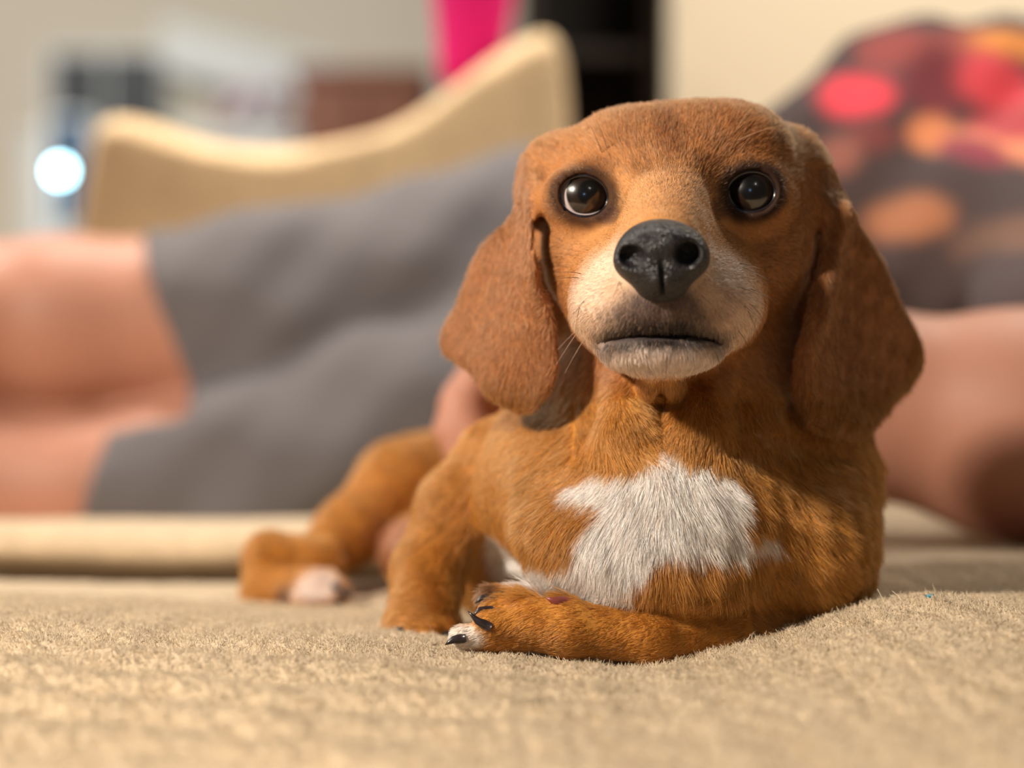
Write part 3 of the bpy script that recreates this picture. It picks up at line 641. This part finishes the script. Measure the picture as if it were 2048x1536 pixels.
    # white toes
    mix(blob(925, 1276, 59, .75, 1, .42, .35)*1.0, (236, 224, 214)); mix(blob(640, 1175, 77, .9, 1.5, .6, .4), (226, 206, 196)); mix(blob(790, 1150, 72, .7, 3, .5, .4)*.8, (226, 206, 190))
    mix(blob(985, 1186, 60.6, .45, 1, .3, .4)*.7, (90, 70, 66))
    mix(blob(585, 1185, 78.5, .5, 1.5, .55, .5)*.8, (88, 76, 78))
    # pinkish belly
    mix(blob(800, 1090, 80, 1.5, 3, 1.2, .4)*.6, (150, 92, 84))
    return np.clip(c, .004, .95)
body = mesh_np('body', V, Q, mat('coat_skin', None, .8, attr='col', spec=.15), dog, col=colour(V)*.85)

def flow(p, nrm):
    u = 1024+p[:, 0]*F/p[:, 1]; v = 768-p[:, 2]*F/p[:, 1]
    nose = P(1322, 500, 56.5)
    d = p-nose; d /= np.linalg.norm(d, axis=1, keepdims=True)
    d[:, 1] += .4
    low = sstep(560, 700, v)[:, None]; d = d*(1-low)+low*(d*.6+np.array([0, .2, -.8]))
    hd_ = sstep(790, 740, v)*(p[:, 1] < 68)*1.0
    ctr = P(1330, 950, 61)
    b = np.stack([(p[:, 0]-ctr[0])*.16, .15+0*p[:, 0], -1+0*p[:, 0]], -1)
    # chest swirl: hair leans left at the left, right at the right
    hw = hd_[:, None]; g = d*hw+b*(1-hw)
    e1 = ((u < 1078-(700-v).clip(0)*.05) & (v > 300) & (v < 860) & (p[:, 1] < 69) & (u < 1125)) | ((u > 1600) & (v > 330) & (v < 890) & (p[:, 1] < 69))
    g[e1] = np.stack([np.where(u < 1300, -.15, .1)+0*u, 0*u, -1+0*u], -1)[e1]
    g[e1, 0] += .25*wob(p[e1], .5, 4)
    fl = (v > 1185) & (u < 1500) & (p[:, 1] < 63); g[fl] = np.array([-1, -.1, -.25])
    th = (v > 790) & (v < 920) & (p[:, 1] < 66) & (u > 1150) & (u < 1700)
    g[th] = np.stack([np.where(u < 1325, .55, -.15)+0*u, 0*u, -1+0*u], -1)[th]
    g += .28*np.stack([wob(p, 1.1, 1), wob(p, 1.1, 5), wob(p, 1.1, 9)], -1)
    g -= nrm*np.sum(g*nrm, 1, keepdims=True); g /= np.linalg.norm(g, axis=1, keepdims=True)+1e-6
    return g
def fur():
    fc = V[Q].mean(1); fn = dS.normal(fc)
    view = -(fc*fn).sum(1)/np.linalg.norm(fc, axis=1)      # >0 faces the lens
    dens = np.where(fc[:, 1] < 64, 900, np.where(fc[:, 1] < 69, 620, 170)).astype(float)
    dens *= np.where(view < -.25, .35, 1)
    u = 1024+fc[:, 0]*F/fc[:, 1]; v = 768-fc[:, 2]*F/fc[:, 1]
    nosed = np.hypot((u-1322)/105, (v-515)/88); dens[(nosed < .9) & (fc[:, 1] < 58)] = 0
    for c, r, (ox, oz), tl in eyes:
        M = rotm(0, tl, 0).T; dx = fc-c; rr = np.hypot(dx@M[0]/ox, dx@M[2]/oz); dens[(rr < 1.14) & (fc[:, 1] < c[1]+.6)] = 0
    mo = (np.abs(v-670-((u-1318)/120)**4*12) < 5) & (np.abs(u-1316) < 112) & (fc[:, 1] < 60); dens[mo] *= .15
    p = scatter(V, Q, dens); n = len(p); nr = dS.normal(p, .2); g = flow(p, nr)
    u = 1024+p[:, 0]*F/p[:, 1]; v = 768-p[:, 2]*F/p[:, 1]
    Ln = np.full(n, .45)
    face = sstep(800, 700, v)*(p[:, 1] < 67); Ln = Ln*(1-face)+.30*face
    near_nose = sstep(2.6, 1.0, np.hypot((u-1322)/105, (v-515)/88))*(p[:, 1] < 61); Ln *= 1-.5*near_nose
    for c, r, (ox, oz), tl in eyes:
        dd = np.linalg.norm(p-c, axis=1); Ln *= 1-.6*sstep(1.9, 1.2, dd)
    chest = (v > 900) & (v < 1250) & (p[:, 1] < 68) & (u > 1050); Ln[chest] = .8
    paw = (v > 1195) & (u < 1480) & (p[:, 1] < 63); Ln[paw] = .22
    Ln *= .7+.55*rng.random(n)
    lift = (.22+.16*rng.random(n)+.10*near_nose)[:, None]
    cl = .16*np.stack([wob(p, 3.3, 11), wob(p, 3.3, 13), wob(p, 3.3, 17)], -1)
    d0 = g+nr*lift+rng.normal(size=(n, 3))*.13+cl; d0 /= np.linalg.norm(d0, axis=1, keepdims=True)
    d1 = g+nr*(lift*.15)+rng.normal(size=(n, 3))*.12+cl*1.6; d1 /= np.linalg.norm(d1, axis=1, keepdims=True)
    L_ = Ln[:, None]; p0 = p-nr*.02
    pts = np.stack([p0, p0+d0*L_*.35, p0+d0*L_*.45+d1*L_*.25, p0+d0*L_*.5+d1*L_*.5], 1)
    r = (.0052+.0028*rng.random(n))[:, None]*np.array([1, .95, .7, .15])
    r = r*np.where(p[:, 1] > 69, 1.9, 1)[:, None]
    c = colour(p)*(1+.30*rng.normal(size=(n, 1))).clip(.35, 1.8)
    lt = rng.random(n) < .09; c[lt] = c[lt]*.6+np.array(lin(235, 190, 140))*.4
    print('FUR', n)
    hairs('fur', pts, r, np.clip(c, .004, .97), hair_mat('fur_strand', .38, .42), body, kind='stuff')
fur()

# nose leather
Sn = SDF(P(1322, 520, 56)-[2.2, 2.2, 2.2], P(1322, 520, 56)+[2.2, 1.6, 2.2], .045)
Sn.ell(P(1322, 492, 56.2), (1.22, 1.15, .80), k=.4)
Sn.ell(P(1268, 520, 56.0), (.62, .85, .62), k=.35); Sn.ell(P(1378, 516, 56.0), (.62, .85, .62), k=.35)
Sn.ell(P(1323, 552, 56.0), (.92, .8, .62), k=.35); Sn.ell(P(1323, 580, 56.35), (.6, .5, .36), k=.45)
Sn.ell(P(1268, 515, 54.9), (.46, .95, .38), (10, 28, 14), .14, 'sub'); Sn.ell(P(1376, 510, 54.9), (.40, .95, .40), (10, -28, -14), .14, 'sub')
Sn.cap(P(1248, 532, 55.0), P(1228, 540, 55.6), .16, .07, .12, 'sub'); Sn.cap(P(1398, 528, 55.0), P(1420, 536, 55.6), .16, .07, .12, 'sub')
for t_ in np.linspace(0, 1, 12): Sn.ell(P(1324, 520+t_*95, 55.05+t_*.75), (.028, .16, .10), k=.10, op='sub')
Vn, Qn = Sn.mesh()
mesh_np('nose', Vn, Qn, mat('nose_leather', lin(31, 29, 32), .38, bump=(1400, .55, 'v'), spec=.55), dog)

# eyes
M_eye = bpy.data.materials.new('eye'); M_eye.use_nodes = True
b = M_eye.node_tree.nodes['Principled BSDF']; nt = M_eye.node_tree
a = nt.nodes.new('ShaderNodeAttribute'); a.attribute_name = 'col'; nt.links.new(a.outputs['Color'], b.inputs['Base Color'])
b.inputs['Roughness'].default_value = .25; b.inputs['Coat Weight'].default_value = 1; b.inputs['Coat Roughness'].default_value = .015; b.inputs['Coat IOR'].default_value = 1.5
M_lid = mat('eyelid_skin', lin(30, 22, 24), .25, spec=.6, coat=.6)
gaze = [(.22, -1, .10), (.03, -1, .10)]
for k_, (c, r, (ox, oz), tl) in enumerate(eyes):
    g = np.array(gaze[k_], float); g /= np.linalg.norm(g)
    nu, nv = 72, 48; th = np.linspace(0, math.pi, nv); ph = np.linspace(0, 2*math.pi, nu, endpoint=False)
    up = np.array([0, 0, 1.]); e1 = np.cross(g, up); e1 /= np.linalg.norm(e1); e2 = np.cross(e1, g)
    T, Ph = np.meshgrid(th, ph, indexing='ij'); D = np.cos(T)[..., None]*g+np.sin(T)[..., None]*(np.cos(Ph)[..., None]*e1+np.sin(Ph)[..., None]*e2)
    rr = r*(1+.05*np.clip(np.cos(T)-.75, 0, 1)*4*.5)
    Ve = (c+D*rr[..., None]).reshape(-1, 3); i = np.arange(nu*nv).reshape(nv, nu)
    Qe = np.stack([i[:-1], np.roll(i, -1, 1)[:-1], np.roll(i, -1, 1)[1:], i[1:]], -1).reshape(-1, 4)
    tt = np.degrees(T.ravel())
    ce = np.tile(np.array(lin(196, 180, 178)), (len(Ve), 1))
    m = sstep(49, 46, tt)[:, None]; ce = ce*(1-m)+np.array(lin(14, 10, 9))*m
    m = sstep(44, 40, tt)[:, None]; ce = ce*(1-m)+np.array(lin(34, 24, 18))*m
    m = sstep(27, 23, tt)[:, None]; ce = ce*(1-m)+np.array(lin(6, 6, 7))*m
    mesh_np('eye', Ve, Qe, M_eye, dog, col=ce)
    M = rotm(0, tl, 0); path = []
    for t_ in np.linspace(0, 2*math.pi, 64, endpoint=False):
        x = math.cos(t_)*ox*.99; z = math.sin(t_)*oz*.98
        q = M@np.array([x, 0, z]); yy = -math.sqrt(max((r+.045)**2-q[0]**2-q[2]**2, .01)); path.append(c+[q[0], yy, q[2]])
    mesh_np('eyelid', *tube(path, .08, 10, True), M_lid, dog)
    if k_ == 0:   # pale strip on the lower lid: its wet highlight put into colour
        mesh_np('lid_glint', *tube([c+(q_-c)*.985+[0, -.035, .055] for q_ in path[34:60]], .034*np.sin(np.linspace(.25, 2.9, 26)), 8), mat('pale_lid_glint', lin(196, 184, 186), .12, coat=1, spec=.7), dog, label='pale painted glint along the lower eyelid')
    # tear duct in the inner corner
    s_ = 1 if k_ == 0 else -1
    q = M@np.array([s_*ox*.97, 0, -.12]); q = c+[q[0], -math.sqrt((r+.03)**2-q[0]**2-q[2]**2), q[2]]
    Sd = SDF(q-.4, q+.4, .03); Sd.ell(q, (.11, .1, .09), k=.05); mesh_np('tear_duct', *Sd.mesh(), mat('pink_wet_skin', lin(96, 62, 62), .15, coat=1), dog)

# claws
M_claw = mat('claw', lin(42, 34, 36), .3, coat=.3); M_clawr = mat('brown_claw', lin(120, 58, 50), .35, coat=.3)
def claw(a, b, c, r, m=M_claw):
    mesh_np('claw', *tube([P(*a), (P(*a)+P(*b))/2, P(*b), (P(*b)+P(*c))/2, P(*c)], np.array([r, r, r*.8, r*.45, r*.08]), 12), m, dog)
claw((988, 1196, 60.7), (964, 1196, 60.6), (950, 1207, 60.5), .13)
claw((984, 1220, 59.4), (960, 1220, 59.2), (944, 1233, 59.1), .13)
claw((980, 1254, 58.6), (955, 1242, 58.5), (936, 1222, 58.5), .15)
claw((930, 1276, 58.7), (905, 1280, 58.6), (890, 1290, 58.5), .15)
claw((1132, 1206, 59.2), (1112, 1203, 58.95), (1092, 1196, 58.9), .2, M_clawr)
for (x, y) in ((800, 1262), (832, 1272), (866, 1274), (895, 1270)): claw((x, y, 64.0), (x-3, y+5, 63.7), (x-4, y+12, 63.5), .16)
for (x, y) in ((670, 1170), (690, 1184), (672, 1200)): claw((x, y, 76.6), (x+8, y+4, 76.4), (x+14, y+12, 76.3), .17)

# whiskers: stiff dark hairs on the muzzle and brows
def whiskers():
    W = [((1165, 548), (1110, 545)), ((1160, 556), (1105, 560)), ((1170, 600), (1140, 640)), ((1185, 630), (1115, 700)), ((1165, 650), (1112, 730)), ((1178, 662), (1130, 745)), ((1160, 610), (1150, 660)), ((1150, 700), (1140, 740)), ((1160, 700), (1150, 755)),
         ((1475, 527), (1525, 540)), ((1485, 535), (1545, 566)), ((1480, 575), (1540, 600)), ((1498, 577), (1555, 605)), ((1485, 610), (1530, 650)), ((1500, 608), (1526, 640)), ((1495, 620), (1515, 670)), ((1475, 660), (1500, 700)), ((1430, 700), (1440, 740)), ((1270, 710), (1262, 745)), ((1290, 705), (1300, 750)), ((1335, 712), (1330, 760)),
         ((1460, 278), (1500, 218)), ((1465, 285), (1560, 250)), ((1215, 300), (1192, 238)), ((1205, 310), (1180, 250)), ((1585, 1130), (1600, 1180)), ((1240, 560), (1225, 600)), ((1400, 590), (1430, 620)), ((1330, 790), (1328, 835))]
    pts = []
    for (a, b) in W:
        # find the surface under the root along the line from the camera
        Ys = np.linspace(54, 68, 200); pr = np.stack([(a[0]-1024)*Ys/F, Ys, (768-a[1])*Ys/F], -1); sd = dS.sample(pr); k_ = np.argmax(sd < 0); Y0 = Ys[k_] if sd[k_] < 0 else 60
        p0 = P(a[0], a[1], Y0+.05); p3 = P(b[0], b[1], Y0-.5); m_ = (p0+p3)/2+[0, -.25, .06]
        tt = np.linspace(0, 1, 7)[:, None]; pts.append((1-tt)**2*p0+2*tt*(1-tt)*m_+tt**2*p3)
    pts = np.array(pts); n = len(pts)
    r = np.full((n, 1), .0125)*np.linspace(1, .25, 7); c = np.tile(np.array(lin(40, 26, 20)), (n, 1)); c[[3, 4, 5, 21, 22]] = lin(170, 120, 80)
    hairs('whiskers', pts, r, c, hair_mat('whisker', .3, .4), dog, kind='stuff')
whiskers()
# a few shed hairs lying and standing on the seat beside the dog
def shed():
    pts = []
    for a, b in (((1772, 1212), (1758, 1178)), ((1810, 1203), (1788, 1180)), ((1490, 1280), (1515, 1262)), ((1860, 1290), (1900, 1300)), ((1700, 1240), (1740, 1246)), ((560, 1300), (600, 1290))):
        q = P(a[0], a[1], 59.5); q[2] = near_z(q[0:1], q[1:2])[0]+.05; e = q+(P(b[0], b[1], 59.5)-P(a[0], a[1], 59.5))+[0, .3, .05]; tt = np.linspace(0, 1, 6)[:, None]
        pts.append(q+(e-q)*tt+np.array([0, 0, .12])*np.sin(tt*3.1)*.4)
    pts = np.array(pts); n = len(pts)
    hairs('shed_hairs', pts, np.full((n, 6), .008), np.tile(np.array(lin(226, 204, 176)), (n, 1)), hair_mat('shed_hair', .4, .3), None, kind='stuff', label='few pale shed hairs lying on the sofa seat around the dog', category='hair')
shed()
